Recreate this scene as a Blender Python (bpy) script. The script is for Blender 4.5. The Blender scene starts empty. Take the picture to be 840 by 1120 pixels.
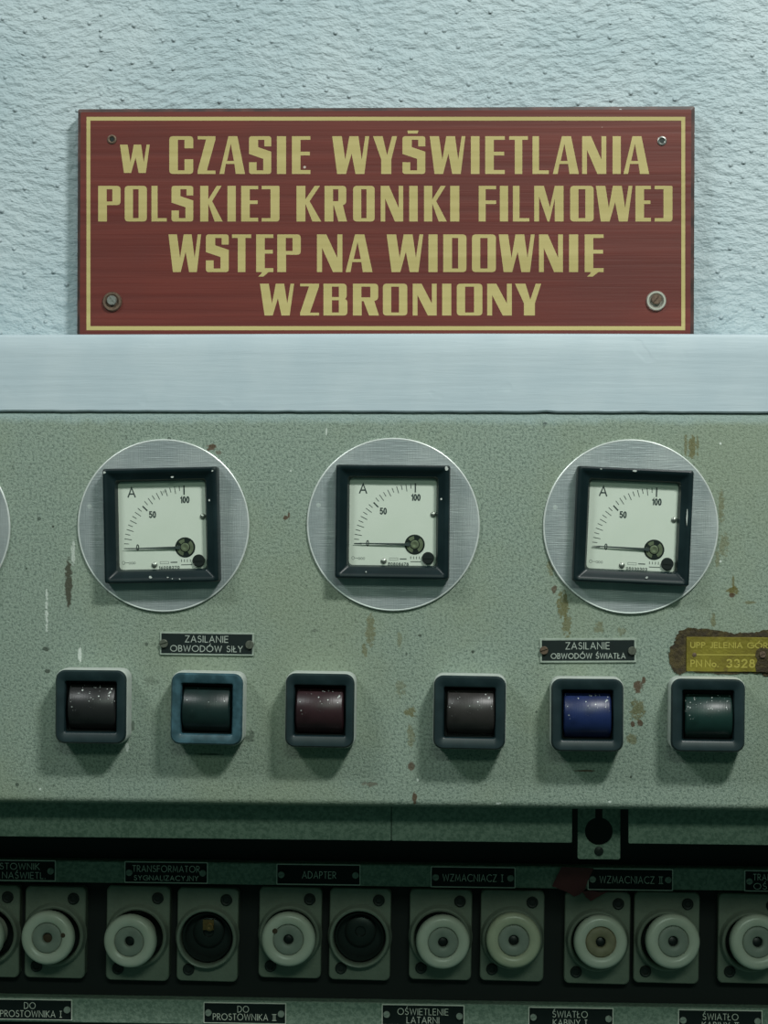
import bpy, bmesh, math, random
from mathutils import Vector, Matrix
from mathutils.geometry import tessellate_polygon

random.seed(7)
scene = bpy.context.scene
col = scene.collection
PI = math.pi

# ------------------------------------------------------------------ camera
F_PX = 2333.0
DIST = 1.40
YAW = math.radians(2.7)
ROLL = math.radians(0.24)
c_dir = Vector((-math.sin(YAW), math.cos(YAW), 0))
r0 = Vector((math.cos(YAW), math.sin(YAW), 0))
u0 = Vector((0, 0, 1))
c_right = math.cos(ROLL) * r0 + math.sin(ROLL) * u0
c_up = math.cos(ROLL) * u0 - math.sin(ROLL) * r0
c_pos = -DIST * c_dir
cam_data = bpy.data.cameras.new('camera')
cam_data.sensor_fit = 'VERTICAL'
cam_data.sensor_height = 36.0
cam_data.sensor_width = 27.0
cam_data.lens = F_PX / 1120.0 * 36.0
cam_data.clip_start = 0.05
cam = bpy.data.objects.new('camera', cam_data)
m = Matrix((c_right, c_up, -c_dir)).transposed().to_4x4()
m.translation = c_pos
cam.matrix_world = m
col.objects.link(cam)
scene.camera = cam

# ------------------------------------------------------------------ world, lamps, exposure
world = bpy.data.worlds.new('world')
scene.world = world
world.use_nodes = True
bg = world.node_tree.nodes['Background']
bg.inputs[0].default_value = (0.20, 0.44, 0.36, 1)
bg.inputs[1].default_value = 0.12

def area_lamp(name, loc, target, sx, sy, power, color):
    d = bpy.data.lights.new(name, 'AREA')
    d.shape = 'RECTANGLE'; d.size = sx; d.size_y = sy
    d.energy = power; d.color = color
    o = bpy.data.objects.new(name, d)
    o.location = loc
    o.rotation_euler = (Vector(target) - Vector(loc)).to_track_quat('-Z', 'Y').to_euler()
    col.objects.link(o)
    return o

area_lamp('ceiling_lamp_right', (0.66, -1.08, 1.17), (0, 0, 0), 0.26, 0.12, 21.5, (0.98, 1.0, 0.97))
area_lamp('ceiling_lamp_left', (-1.05, -1.12, 1.20), (0, 0, 0), 0.5, 0.16, 11.5, (0.95, 1.0, 0.99))
area_lamp('front_fill_light', (0.5, -3.6, 1.7), (0, 0, -0.2), 1.2, 0.4, 19.0, (0.80, 1.0, 0.84))  # added fill light, no known source; brightens the fuse caps and recess

vs = scene.view_settings
vs.view_transform = 'Standard'
vs.look = 'None'
vs.exposure = 0.0
vs.gamma = 1.0
vs.use_curve_mapping = False

# ------------------------------------------------------------------ depth planes (y grows into the wall)
Y_PANEL = 0.0
Y_LEDGE = -0.0022
Y_WALL = 0.050
Y_SIGN = 0.036
Y_FLAP = 0.032
Y_CATCH = 0.052
Y_RAIL = 0.149
Y_FUSE = 0.150
Y_BACK = 0.161

def P(u, v, Y):
    d = c_dir + c_right * ((u - 420) / F_PX) - c_up * ((v - 560) / F_PX)
    return c_pos + d * ((Y - c_pos.y) / d.y)

def S(u, v, Y):
    """metres per picture pixel on plane Y near (u, v)"""
    return (P(u + 5, v, Y) - P(u - 5, v, Y)).length / 10

# ------------------------------------------------------------------ node materials
class N:
    def __init__(s, name):
        s.m = bpy.data.materials.new(name); s.m.use_nodes = True
        s.t = s.m.node_tree; s.t.nodes.clear()
        s.out = s.t.nodes.new('ShaderNodeOutputMaterial')
        s.b = s.t.nodes.new('ShaderNodeBsdfPrincipled')
        s.t.links.new(s.b.outputs[0], s.out.inputs[0])
        s._c = None
    def n(s, typ, **kw):
        o = s.t.nodes.new(typ)
        for k, v in kw.items(): setattr(o, k, v)
        return o
    def l(s, a, b): s.t.links.new(a, b)
    def set(s, sock, v):
        if hasattr(v, 'is_linked') or isinstance(v, bpy.types.NodeSocket): s.l(v, sock)
        else: sock.default_value = v
    def coord(s):
        if s._c is None: s._c = s.n('ShaderNodeTexCoord').outputs['Object']
        return s._c
    def mapping(s, scale=(1, 1, 1), loc=(0, 0, 0), vec=None):
        mp = s.n('ShaderNodeMapping')
        mp.inputs['Scale'].default_value = scale
        mp.inputs['Location'].default_value = loc
        s.l(vec or s.coord(), mp.inputs['Vector'])
        return mp.outputs[0]
    def noise(s, scale, detail=2, rough=0.5, vec=None, dist=0.0):
        o = s.n('ShaderNodeTexNoise')
        o.inputs['Scale'].default_value = scale
        o.inputs['Detail'].default_value = detail
        o.inputs['Roughness'].default_value = rough
        o.inputs['Distortion'].default_value = dist
        s.l(vec or s.coord(), o.inputs['Vector'])
        return o.outputs['Fac']
    def voronoi(s, scale, feature='F1', vec=None, out='Distance', rnd=1.0):
        o = s.n('ShaderNodeTexVoronoi'); o.feature = feature
        o.inputs['Scale'].default_value = scale
        o.inputs['Randomness'].default_value = rnd
        s.l(vec or s.coord(), o.inputs['Vector'])
        return o.outputs[out]
    def math(s, op, a, b=0.0, clamp=False):
        o = s.n('ShaderNodeMath'); o.operation = op; o.use_clamp = clamp
        s.set(o.inputs[0], a); s.set(o.inputs[1], b)
        return o.outputs[0]
    def ramp(s, v, lo, hi, a=0.0, b=1.0):
        o = s.n('ShaderNodeMapRange'); o.interpolation_type = 'SMOOTHSTEP'
        s.set(o.inputs[0], v)
        o.inputs[1].default_value = lo; o.inputs[2].default_value = hi
        o.inputs[3].default_value = a; o.inputs[4].default_value = b
        return o.outputs[0]
    def mix(s, f, a, b):
        o = s.n('ShaderNodeMix'); o.data_type = 'RGBA'
        s.set(o.inputs[0], f)
        for sk, v in ((o.inputs[6], a), (o.inputs[7], b)):
            if isinstance(v, tuple): sk.default_value = (*v[:3], 1)
            else: s.l(v, sk)
        return o.outputs[2]
    def color(s, v):
        if isinstance(v, tuple): s.b.inputs['Base Color'].default_value = (*v[:3], 1)
        else: s.l(v, s.b.inputs['Base Color'])
    def bump(s, h, dist, strength=1.0, normal=None):
        o = s.n('ShaderNodeBump')
        o.inputs['Strength'].default_value = strength
        o.inputs['Distance'].default_value = dist
        s.l(h, o.inputs['Height'])
        if normal is not None: s.l(normal, o.inputs['Normal'])
        s.l(o.outputs[0], s.b.inputs['Normal'])
        return o.outputs[0]
    def props(s, rough=0.5, metal=0.0, spec=0.5, coat=0.0):
        s.b.inputs['Roughness'].default_value = rough
        s.b.inputs['Metallic'].default_value = metal
        s.b.inputs['Specular IOR Level'].default_value = spec
        s.b.inputs['Coat Weight'].default_value = coat
        return s.m
    def sep(s):
        o = s.n('ShaderNodeSeparateXYZ'); s.l(s.coord(), o.inputs[0]); return o.outputs
    def flecks(s, base, scale, keep, size, c=(0.75, 0.78, 0.74)):
        """sparse little paint spatters"""
        d = s.voronoi(scale)
        r = s.voronoi(scale, out='Color')
        sp = s.n('ShaderNodeSeparateColor'); s.l(r, sp.inputs[0])
        k = s.math('LESS_THAN', sp.outputs[0], keep)
        sz = s.math('MULTIPLY', sp.outputs[1], size)
        f = s.math('LESS_THAN', d, sz)
        f = s.math('MULTIPLY', f, k)
        return s.mix(f, base, c)

def simple(name, c, rough=0.5, metal=0.0, spec=0.5, var=0.0, vscale=60.0, bump=0.0, bscale=400.0, dark=None, coat=0.0):
    k = N(name)
    if var > 0:
        d = dark or tuple(x * 0.55 for x in c)
        f = k.noise(vscale, 4, 0.6)
        k.color(k.mix(k.ramp(f, 0.5 - 0.5 * (1 - var) - 0.05, 0.75, 1.0, 0.0), c, d) if False else k.mix(k.math('MULTIPLY', k.ramp(f, 0.35, 0.75), var), c, d))
    else:
        k.color(c)
    if bump > 0:
        k.bump(k.noise(bscale, 3, 0.6), bump)
    return k.props(rough, metal, spec, coat)

# rough, trowelled and over-painted plaster
k = N('plaster_paint')
wv = k.mapping((105, 105, 200))
wn = k.n('ShaderNodeTexNoise'); wn.inputs['Scale'].default_value = 9.0; wn.inputs['Detail'].default_value = 1.0
k.l(k.coord(), wn.inputs['Vector'])
sub = k.n('ShaderNodeVectorMath'); sub.operation = 'MULTIPLY_ADD'
k.l(wn.outputs['Color'], sub.inputs[0]); sub.inputs[1].default_value = (3.0, 1.0, 5.0); k.l(wv, sub.inputs[2])
ridge = k.noise(1.0, 3, 0.55, vec=sub.outputs[0])
fine = k.noise(330, 2, 0.5)
vd = k.voronoi(135)
vc = k.voronoi(135, out='Color')
spc = k.n('ShaderNodeSeparateColor'); k.l(vc, spc.inputs[0])
pim = k.math('MULTIPLY', k.ramp(vd, 0.03, 0.27, 1.0, 0.0), k.math('LESS_THAN', spc.outputs[0], 0.42))
h = k.math('ADD', k.math('MULTIPLY', ridge, 1.0), k.math('MULTIPLY', fine, 0.12))
h = k.math('ADD', h, k.math('MULTIPLY', pim, 0.40))
k.bump(h, 0.0036, 0.9)
k.color(k.mix(k.ramp(k.noise(14, 3), 0.3, 0.7), (0.375, 0.470, 0.50), (0.435, 0.52, 0.545)))
M_WALL = k.props(0.55, 0, 0.4)

k = N('ledge_paint')
sv = k.mapping((10, 60, 160))
k.bump(k.math('ADD', k.noise(1.0, 4, 0.6, vec=sv), k.math('MULTIPLY', k.ramp(k.noise(34, 2, 0.5), 0.66, 0.72), -0.35)), 0.00045, 0.7)
k.color(k.mix(k.ramp(k.noise(25, 4), 0.35, 0.7), (0.455, 0.55, 0.60), (0.50, 0.59, 0.635)))
M_LEDGE = k.props(0.45, 0, 0.4)

# ---- panel paint with its rust runs, chips and spatters (each has a shape of its own)
GREEN = (0.235, 0.345, 0.265)
k = N('hammer_green_paint')
g1 = k.noise(600, 4, 0.78)
g2 = k.noise(7, 4, 0.6)
g3 = k.noise(900, 1, 0.5)
c = k.mix(k.ramp(g1, 0.34, 0.56), (0.112, 0.162, 0.133), (0.288, 0.362, 0.296))
c = k.mix(k.math('MULTIPLY', k.ramp(g2, 0.42, 0.66), 0.4), c, (0.255, 0.30, 0.19))
dk = k.math('MULTIPLY', k.ramp(k.noise(360, 3, 0.6), 0.60, 0.68), k.ramp(k.noise(16, 3), 0.42, 0.62))
c = k.mix(k.math('MULTIPLY', dk, 0.6), c, (0.06, 0.085, 0.06))
# pinholes
pd = k.voronoi(70); pc = k.voronoi(70, out='Color')
sp_ = k.n('ShaderNodeSeparateColor'); k.l(pc, sp_.inputs[0])
ph = k.math('MULTIPLY', k.math('LESS_THAN', pd, 0.09), k.math('LESS_THAN', sp_.outputs[0], 0.06))
c = k.mix(k.math('MULTIPLY', ph, 0.7), c, (0.03, 0.05, 0.035))
xyz = k.sep()
wob = k.noise(330, 5, 0.65)
wob2 = k.noise(60, 3, 0.6)
OCHRE = (0.125, 0.108, 0.022); RUST = (0.085, 0.045, 0.022); CHIP = (0.06, 0.062, 0.04); WHITE = (0.66, 0.72, 0.66); DARKC = (0.03, 0.045, 0.03)
# (u, v, half width px, half height px, colour, strength, raggedness)
BLOBS = [
    (75, 638, 4.0, 27, CHIP, 0.95, 0.9), (80, 605, 2.0, 14, WHITE, 0.55, 1.2), (51, 665, 1.4, 24, WHITE, 0.7, 1.9),
    (87.5, 716, 2.0, 9, WHITE, 0.85, 0.8), (50, 710, 4, 2.5, DARKC, 0.8, 0.8), (52, 734, 3.5, 2.2, DARKC, 0.8, 0.8),
    (231, 489, 6, 4, RUST, 0.9, 1.2), (240, 495, 4, 2.5, RUST, 0.6, 1.2),
    (312, 566, 2.6, 2.5, RUST, 0.9, 1.0), (316, 563, 1.6, 3, RUST, 0.9, 0.8), (357, 472, 0.9, 4, WHITE, 0.8, 0.5),
    (757, 489, 4.0, 13, OCHRE, 0.75, 0.9), (750, 487, 1.8, 12, OCHRE, 0.6, 0.9), (763, 487, 1.8, 12, OCHRE, 0.6, 0.9),
    (789, 553, 3, 18, OCHRE, 0.5, 1.4), (792, 596, 5, 12, OCHRE, 0.45, 1.6), (785, 612, 3, 8, OCHRE, 0.5, 1.3),
    (802, 646, 6, 5, OCHRE, 0.9, 1.0), (801, 651, 4, 2.6, RUST, 0.9, 0.7), (802, 636, 1.5, 8, OCHRE, 0.7, 0.9),
    (820, 659, 8, 1.6, OCHRE, 0.6, 1.0), (780, 679, 2.5, 9, OCHRE, 0.6, 1.0),
    (606, 644, 3.0, 5, RUST, 0.8, 1.0), (616, 662, 6, 16, OCHRE, 0.75, 1.2), (620, 684, 5, 12, OCHRE, 0.65, 1.3), (602, 622, 4, 8, OCHRE, 0.55, 1.3),
    (656, 686, 6, 6, OCHRE, 0.5, 1.4), (680, 690, 4, 5, OCHRE, 0.4, 1.3),
    (698, 751, 5.5, 7, RUST, 0.9, 0.9), (704, 744, 2.2, 4, RUST, 0.9, 0.7), (697, 776, 8, 11, OCHRE, 0.7, 1.3), (692, 792, 2.2, 3.5, RUST, 0.9, 0.7), (700, 791, 3.2, 4, RUST, 0.9, 0.7),
    (690, 808, 6, 6, OCHRE, 0.6, 1.2), (640, 843, 14, 1.0, RUST, 0.85, 0.8), (690, 850, 1.2, 1.4, DARKC, 0.9, 0.6),
    (405, 690, 5, 17, OCHRE, 0.55, 1.3), (399, 712, 3, 8, OCHRE, 0.55, 1.2), (437, 700, 2.5, 9, OCHRE, 0.4, 1.3),
    (449, 779, 6, 6, OCHRE, 0.7, 1.2), (450, 805, 4, 12, OCHRE, 0.5, 1.4), (450, 838, 3.5, 5, RUST, 0.8, 1.0), (438, 752, 6, 8, OCHRE, 0.35, 1.6),
    (404, 858, 8, 3, RUST, 0.55, 1.5), (453.5, 873, 2.6, 7, RUST, 0.9, 0.7), (457, 853, 1.2, 1.6, WHITE, 0.8, 0.5), (545, 879, 3, 1.2, WHITE, 0.9, 0.6),
    (517, 713, 1.8, 2, DARKC, 0.9, 0.6), (459, 695, 2.2, 1.3, DARKC, 0.8, 0.8), (596, 463, 2.4, 1.4, DARKC, 0.85, 0.8),
    (230, 825, 17, 0.9, DARKC, 0.8, 0.8), (273, 806, 5, 6, DARKC, 0.55, 1.4), (145, 794, 2.4, 5, DARKC, 0.6, 1.0), (139, 817, 1.8, 5, WHITE, 0.6, 0.9),
    (788, 485, 1.4, 1.4, WHITE, 0.9, 0.4), (788, 614, 1.4, 1.4, WHITE, 0.9, 0.4), (318, 515, 1.1, 1.1, WHITE, 0.8, 0.4), (44, 863, 1.4, 1.2, WHITE, 0.9, 0.4),
    (667, 877, 1.6, 1.2, WHITE, 0.9, 0.5), (165, 745, 9, 4, DARKC, 0.3, 1.6), (345, 690, 3, 2, DARKC, 0.4, 1.2), (58, 576, 1.3, 1.3, DARKC, 0.9, 0.4), (29, 622, 1.2, 1.2, DARKC, 0.9, 0.4),
]
for (u, v, hw, hh, cc, st, rag) in BLOBS:
    p = P(u, v, 0.0); sc = S(u, v, 0.0)
    dx = k.math('MULTIPLY', k.math('SUBTRACT', xyz[0], p.x), 1 / (hw * sc))
    dz = k.math('MULTIPLY', k.math('SUBTRACT', xyz[2], p.z), 1 / (hh * sc))
    r2 = k.math('ADD', k.math('MULTIPLY', dx, dx), k.math('MULTIPLY', dz, dz))
    e = k.math('ADD', r2, k.math('MULTIPLY', k.math('SUBTRACT', wob, 0.5), rag * 5.0))
    f = k.ramp(e, 0.55, 1.25, st, 0.0)
    inside = k.math('LESS_THAN', r2, 4.0)
    c = k.mix(k.math('MULTIPLY', f, inside), c, cc)
# white overspray just below the ledge
ztop = P(420, 452, 0).z
ov = k.ramp(k.math('ADD', xyz[2], k.math('MULTIPLY', k.math('SUBTRACT', wob2, 0.5), 0.008)), ztop - 0.0085, ztop - 0.002, 0.0, 0.42)
c = k.mix(ov, c, (0.44, 0.58, 0.60))
k.color(c)
k.bump(k.math('ADD', g1, k.math('MULTIPLY', g3, 0.25)), 0.0009, 0.7)
M_GREEN = k.props(0.5, 0, 0.35)

k = N('rail_green_paint')
g1 = k.noise(420, 3, 0.6)
k.color(k.mix(k.ramp(g1, 0.36, 0.64), (0.20, 0.285, 0.22), (0.34, 0.43, 0.345)))
k.bump(g1, 0.0011, 0.7)
M_RAIL = k.props(0.55, 0, 0.35)

# sign board enamel, faint wood grain below the paint
k = N('oxblood_enamel')
gv = k.mapping((3, 40, 150))
gr = k.noise(1.0, 4, 0.6, vec=gv)
c = k.mix(k.ramp(gr, 0.35, 0.68), (0.112, 0.0215, 0.0165), (0.152, 0.031, 0.023))
c = k.mix(k.math('MULTIPLY', k.ramp(k.noise(11, 3), 0.45, 0.7), 0.5), c, (0.105, 0.028, 0.024))
c = k.flecks(k.flecks(c, 45, 0.12, 0.055, (0.5, 0.42, 0.36)), 130, 0.04, 0.14, (0.5, 0.42, 0.36))
k.color(c); k.bump(gr, 0.0005, 0.6)
M_RED = k.props(0.42, 0, 0.4)
k = N('gold_lettering_paint')
gv = k.mapping((3, 40, 150))
c = k.mix(k.ramp(k.noise(1.0, 4, 0.6, vec=gv), 0.3, 0.7), (0.425, 0.355, 0.135), (0.50, 0.42, 0.175))
c = k.flecks(c, 60, 0.06, 0.05, (0.25, 0.17, 0.08))
k.color(c)
M_GOLD = k.props(0.5, 0, 0.35)
k = N('dark_board_edge')
k.color(k.flecks(k.mix(k.ramp(k.noise(80, 3), 0.4, 0.7), (0.035, 0.02, 0.018), (0.085, 0.035, 0.028)), 120, 0.12, 0.18, (0.4, 0.42, 0.42)))
M_EDGE = k.props(0.5)

# brushed aluminium disc: one copper-grey weathered metal
k = N('brushed_aluminium')
hb = k.noise(1.0, 3, 0.6, vec=k.mapping((60, 60, 1500)))
hb2 = k.noise(1.0, 2, 0.6, vec=k.mapping((1500, 60, 50)))
sc_ = k.voronoi(70, 'DISTANCE_TO_EDGE')
c = k.mix(k.ramp(k.noise(28, 4), 0.35, 0.7), (0.40, 0.45, 0.46), (0.52, 0.565, 0.565))
c = k.mix(k.math('MULTIPLY', k.ramp(k.math('ADD', hb, hb2), 0.8, 1.25), 0.22), c, (0.31, 0.35, 0.355))
c = k.flecks(c, 60, 0.06, 0.10, (0.6, 0.66, 0.64))
k.color(c)
k.bump(k.math('ADD', hb, hb2), 0.00025, 0.6)
M_ALU = k.props(0.45, 0.7, 0.5)
M_ALU_PLAIN = simple('dull_aluminium', (0.42, 0.46, 0.43), 0.42, 0.6, var=0.5, vscale=300)
M_DISC_RIM = simple('disc_rim_highlight', (0.72, 0.77, 0.74), 0.35, 0.25, var=0.3, vscale=200)  # highlight along the disc rims, painted as a paler colour
M_STEEL = simple('dull_steel', (0.40, 0.41, 0.38), 0.38, 0.8, var=0.6, vscale=500)
M_RUSTY = simple('rusted_steel', (0.16, 0.11, 0.075), 0.6, 0.4, var=0.7, vscale=700, dark=(0.06, 0.04, 0.03))
k = N('black_bakelite')
c = k.mix(k.ramp(k.noise(40, 3), 0.4, 0.75), (0.006, 0.015, 0.017), (0.012, 0.026, 0.029))
c = k.flecks(c, 190, 0.035, 0.17)
k.color(c)
M_BLACK = k.props(0.36, 0, 0.28)
M_BLACK_CLEAN = simple('black_enamel', (0.007, 0.012, 0.011), 0.4)
M_PLATE_BLACK = simple('black_plate_enamel', (0.006, 0.014, 0.013), 0.6, spec=0.3, var=0.4, vscale=200)
M_PLATE_TEXT = simple('engraved_text_metal', (0.44, 0.50, 0.44), 0.5, 0.2, var=0.5, vscale=400)
M_PLATE_RIM = simple('plate_rim_metal', (0.36, 0.43, 0.36), 0.45, 0.1, var=0.5, vscale=300)
M_RIM_BRIGHTENED = simple('recess_brightened_rim', (0.90, 0.92, 0.80), 0.4, 0.0, var=0.25, vscale=300)  # plate rim colour brightened to stand in for light missing in the recess
M_TEXT_BRIGHTENED = simple('recess_brightened_text', (0.84, 0.88, 0.76), 0.5, 0.0, var=0.25, vscale=300)  # lettering colour brightened the same way for the shaded recess
M_PLATE_SCREW = simple('plate_screw_metal', (0.16, 0.175, 0.14), 0.4, 0.5, var=0.5, vscale=400)
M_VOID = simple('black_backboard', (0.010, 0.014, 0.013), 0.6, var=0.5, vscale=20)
M_DIAL = simple('dial_card', (0.72, 0.74, 0.68), 0.6, var=0.35, vscale=28, dark=(0.60, 0.65, 0.56))
M_INK = simple('dial_ink', (0.03, 0.045, 0.045), 0.6)
M_INK_FAINT = simple('faint_dial_ink', (0.09, 0.11, 0.10), 0.6)
M_PIVOT = simple('dull_green_brass', (0.22, 0.25, 0.16), 0.4, 0.5, var=0.6, vscale=300)
M_LAMPBODY = simple('pale_grey_housing', (0.52, 0.57, 0.53), 0.45, var=0.35, vscale=120)
k = N('lamp_bezel_bakelite')
c = k.mix(k.ramp(k.noise(70, 4), 0.4, 0.75), (0.007, 0.019, 0.022), (0.014, 0.031, 0.035))
k.color(k.flecks(c, 140, 0.03, 0.16))
M_LAMPBEZEL = k.props(0.42, 0, 0.5)
k = N('worn_blue_bezel')
c = k.mix(k.ramp(k.noise(110, 4, 0.65), 0.38, 0.72), (0.022, 0.060, 0.075), (0.050, 0.120, 0.150))
k.color(c)
M_LAMPBEZEL_BLUE = k.props(0.42, 0, 0.5)

def lens_mat(name, c, keep):
    k = N(name)
    cc = k.mix(k.ramp(k.noise(90, 4), 0.35, 0.7), c, tuple(x * 0.7 for x in c))
    zz = k.math('ADD', k.sep()[2], k.math('MULTIPLY', k.math('SUBTRACT', k.noise(110, 2), 0.5), 0.030))
    zone = k.math('MULTIPLY', k.ramp(k.noise(170, 1), 0.40, 0.5), k.ramp(zz, 0.000, 0.004))
    f = None
    for sc_v, kp, szm in ((780, keep, 0.40), (330, keep * .35, 0.30)):
        d = k.voronoi(sc_v); r = k.voronoi(sc_v, out='Color')
        sp = k.n('ShaderNodeSeparateColor'); k.l(r, sp.inputs[0])
        g = k.math('LESS_THAN', d, k.math('MULTIPLY', sp.outputs[1], szm))
        g = k.math('MULTIPLY', g, k.math('LESS_THAN', sp.outputs[0], kp))
        f = g if f is None else k.math('MAXIMUM', f, g)
    k.color(k.mix(k.math('MULTIPLY', f, zone), cc, (0.55, 0.60, 0.57)))
    k.bump(k.noise(1.0, 2, vec=k.mapping((1400, 100, 30))), 0.00012, 0.5)
    return k.props(0.38, 0, 0.45)

k = N('porcelain')
c = k.mix(k.ramp(k.noise(40, 4), 0.35, 0.7), (0.84, 0.84, 0.72), (0.74, 0.74, 0.61))
c = k.flecks(c, 150, 0.06, 0.10, (0.05, 0.045, 0.03))
k.color(c)
M_PORC = k.props(0.3, 0, 0.5)
M_PORC_IN = simple('grey_window_disc', (0.40, 0.43, 0.37), 0.45, var=0.5, vscale=90)
M_FUSEPLATE = simple('cream_fuse_plate', (0.25, 0.285, 0.225), 0.5, var=0.4, vscale=60, bump=0.0003)
M_FUSERING = simple('cream_collar', (0.31, 0.345, 0.28), 0.35, var=0.4, vscale=70)
M_SCREWDARK = simple('dark_screw', (0.028, 0.035, 0.032), 0.45, 0.3)
M_COPPER = simple('tarnished_brass', (0.32, 0.20, 0.08), 0.4, 0.8, var=0.6, vscale=300)
M_SOCKET = simple('socket_shell', (0.035, 0.048, 0.044), 0.35, 0.4, var=0.4, vscale=80)
M_TAPE = simple('dull_red_tape', (0.20, 0.042, 0.046), 0.55, var=0.4, vscale=90)
k = N('yellowed_brass')
c = k.mix(k.ramp(k.noise(90, 4), 0.35, 0.7), (0.26, 0.225, 0.028), (0.18, 0.145, 0.022))
c = k.mix(k.ramp(k.noise(75, 3, 0.6), 0.60, 0.68), c, (0.10, 0.06, 0.025))
k.color(c); k.bump(k.noise(500, 2), 0.0003)
M_BRASS = k.props(0.45, 0.35, 0.5)
M_BRASSTEXT = simple('raised_brass', (0.46, 0.40, 0.085), 0.35, 0.2)
k = N('brown_glue')
c = k.mix(k.ramp(k.noise(120, 5, 0.7), 0.35, 0.7), (0.035, 0.026, 0.014), (0.085, 0.066, 0.022))
k.color(c); k.bump(k.noise(300, 4, 0.7), 0.0015)
M_GLUE = k.props(0.7, 0, 0.3)

k = N('meter_glass')
tr = k.n('ShaderNodeBsdfTransparent'); tr.inputs[0].default_value = (0.93, 0.97, 0.94, 1)
gl = k.n('ShaderNodeBsdfGlossy'); gl.inputs['Roughness'].default_value = 0.05
lw_ = k.n('ShaderNodeLayerWeight'); fr = k.math('ADD', k.math('MULTIPLY', k.math('POWER', lw_.outputs['Facing'], 5.0), 0.9), 0.035)
mx = k.n('ShaderNodeMixShader')
k.l(fr, mx.inputs[0]); k.l(tr.outputs[0], mx.inputs[1]); k.l(gl.outputs[0], mx.inputs[2])
k.l(mx.outputs[0], k.out.inputs[0])
M_GLASS = k.m

# ------------------------------------------------------------------ mesh helpers
class MB:
    def __init__(s): s.v = []; s.f = []
    def add(s, vs, fs):
        o = len(s.v); s.v += [tuple(x) for x in vs]; s.f += [tuple(i + o for i in f) for f in fs]
        return s
    def box(s, x0, x1, y0, y1, z0, z1):
        return s.add([(x0, y0, z0), (x1, y0, z0), (x1, y1, z0), (x0, y1, z0), (x0, y0, z1), (x1, y0, z1), (x1, y1, z1), (x0, y1, z1)],
                     [(0, 1, 5, 4), (1, 2, 6, 5), (2, 3, 7, 6), (3, 0, 4, 7), (4, 5, 6, 7), (3, 2, 1, 0)])
    def loft(s, loops, cap0=False, cap1=False):
        n = len(loops[0]); vs = [p for lp in loops for p in lp]; fs = []
        for i in range(len(loops) - 1):
            a, b = i * n, (i + 1) * n
            for j in range(n):
                jj = (j + 1) % n
                fs.append((a + j, a + jj, b + jj, b + j))
        if cap0: fs.append(tuple(range(n - 1, -1, -1)))
        if cap1: fs.append(tuple(range((len(loops) - 1) * n, len(loops) * n)))
        return s.add(vs, fs)
    def lathe(s, prof, n=32, c=(0, 0, 0)):
        """prof: (r, y) from back to front; closed with a cap where r > 0 at the ends only if r==0 given"""
        loops = []
        for r, y in prof:
            r = max(r, 1e-6)
            loops.append([(c[0] + r * math.cos(2 * PI * j / n), c[1] + y, c[2] + r * math.sin(2 * PI * j / n)) for j in range(n)])
        return s.loft(loops)
    def poly(s, loops2d, y, depth=0.0):
        """flat filled polygon (outer + holes) in x,z on plane y, optional thickness to the back"""
        vecs = [[Vector((a, b, 0)) for a, b in lp] for lp in loops2d]
        tris = tessellate_polygon(vecs)
        flat = [p for lp in loops2d for p in lp]
        fs = []
        for t in tris:
            a, b, c = (flat[i] for i in t)
            cr = (b[0] - a[0]) * (c[1] - a[1]) - (b[1] - a[1]) * (c[0] - a[0])
            if abs(cr) < 1e-16: continue
            fs.append(tuple(t) if cr > 0 else tuple(reversed(t)))
        s.add([(a, y, b) for a, b in flat], fs)
        if depth:
            for lp in loops2d:
                n = len(lp)
                s.add([(a, y, b) for a, b in lp] + [(a, y + depth, b) for a, b in lp], [(j, (j + 1) % n, n + (j + 1) % n, n + j) for j in range(n)])
        return s
    def build(s, name, mat, parent=None, loc=(0, 0, 0), angle=35, recalc=True):
        me = bpy.data.meshes.new(name)
        me.from_pydata(s.v, [], s.f)
        me.materials.append(mat)
        if recalc:
            bm = bmesh.new(); bm.from_mesh(me)
            bmesh.ops.remove_doubles(bm, verts=bm.verts, dist=1e-7)
            bmesh.ops.recalc_face_normals(bm, faces=bm.faces)
            bm.to_mesh(me); bm.free()
        me.shade_smooth() if hasattr(me, 'shade_smooth') else None
        me.set_sharp_from_angle(angle=math.radians(angle))
        o = bpy.data.objects.new(name, me)
        o.location = loc
        col.objects.link(o)
        if parent is not None: o.parent = parent
        return o

def rrect(w, h, r, n=6, cx=0, cz=0):
    pts = []
    r = min(r, w / 2 - 1e-6, h / 2 - 1e-6)
    for (sx, sz, a0) in ((1, 1, 0), (-1, 1, PI / 2), (-1, -1, PI), (1, -1, 3 * PI / 2)):
        for i in range(n + 1):
            a = a0 + PI / 2 * i / n
            pts.append((cx + sx * (w / 2 - r) + r * math.cos(a), cz + sz * (h / 2 - r) + r * math.sin(a)))
    return pts

def at_y(loop, y): return [(a, y, b) for a, b in loop]

def thing(name, label, cat, loc=(0, 0, 0), rot=0.0, group=None):
    o = bpy.data.objects.new(name, None)
    o.empty_display_size = 0.02
    o.location = loc
    o.rotation_euler = (0, rot, 0)          # rotation in the plane of the wall; positive = clockwise seen from the camera
    col.objects.link(o)
    o['label'] = label; o['category'] = cat
    if group: o['group'] = group
    return o

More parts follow.
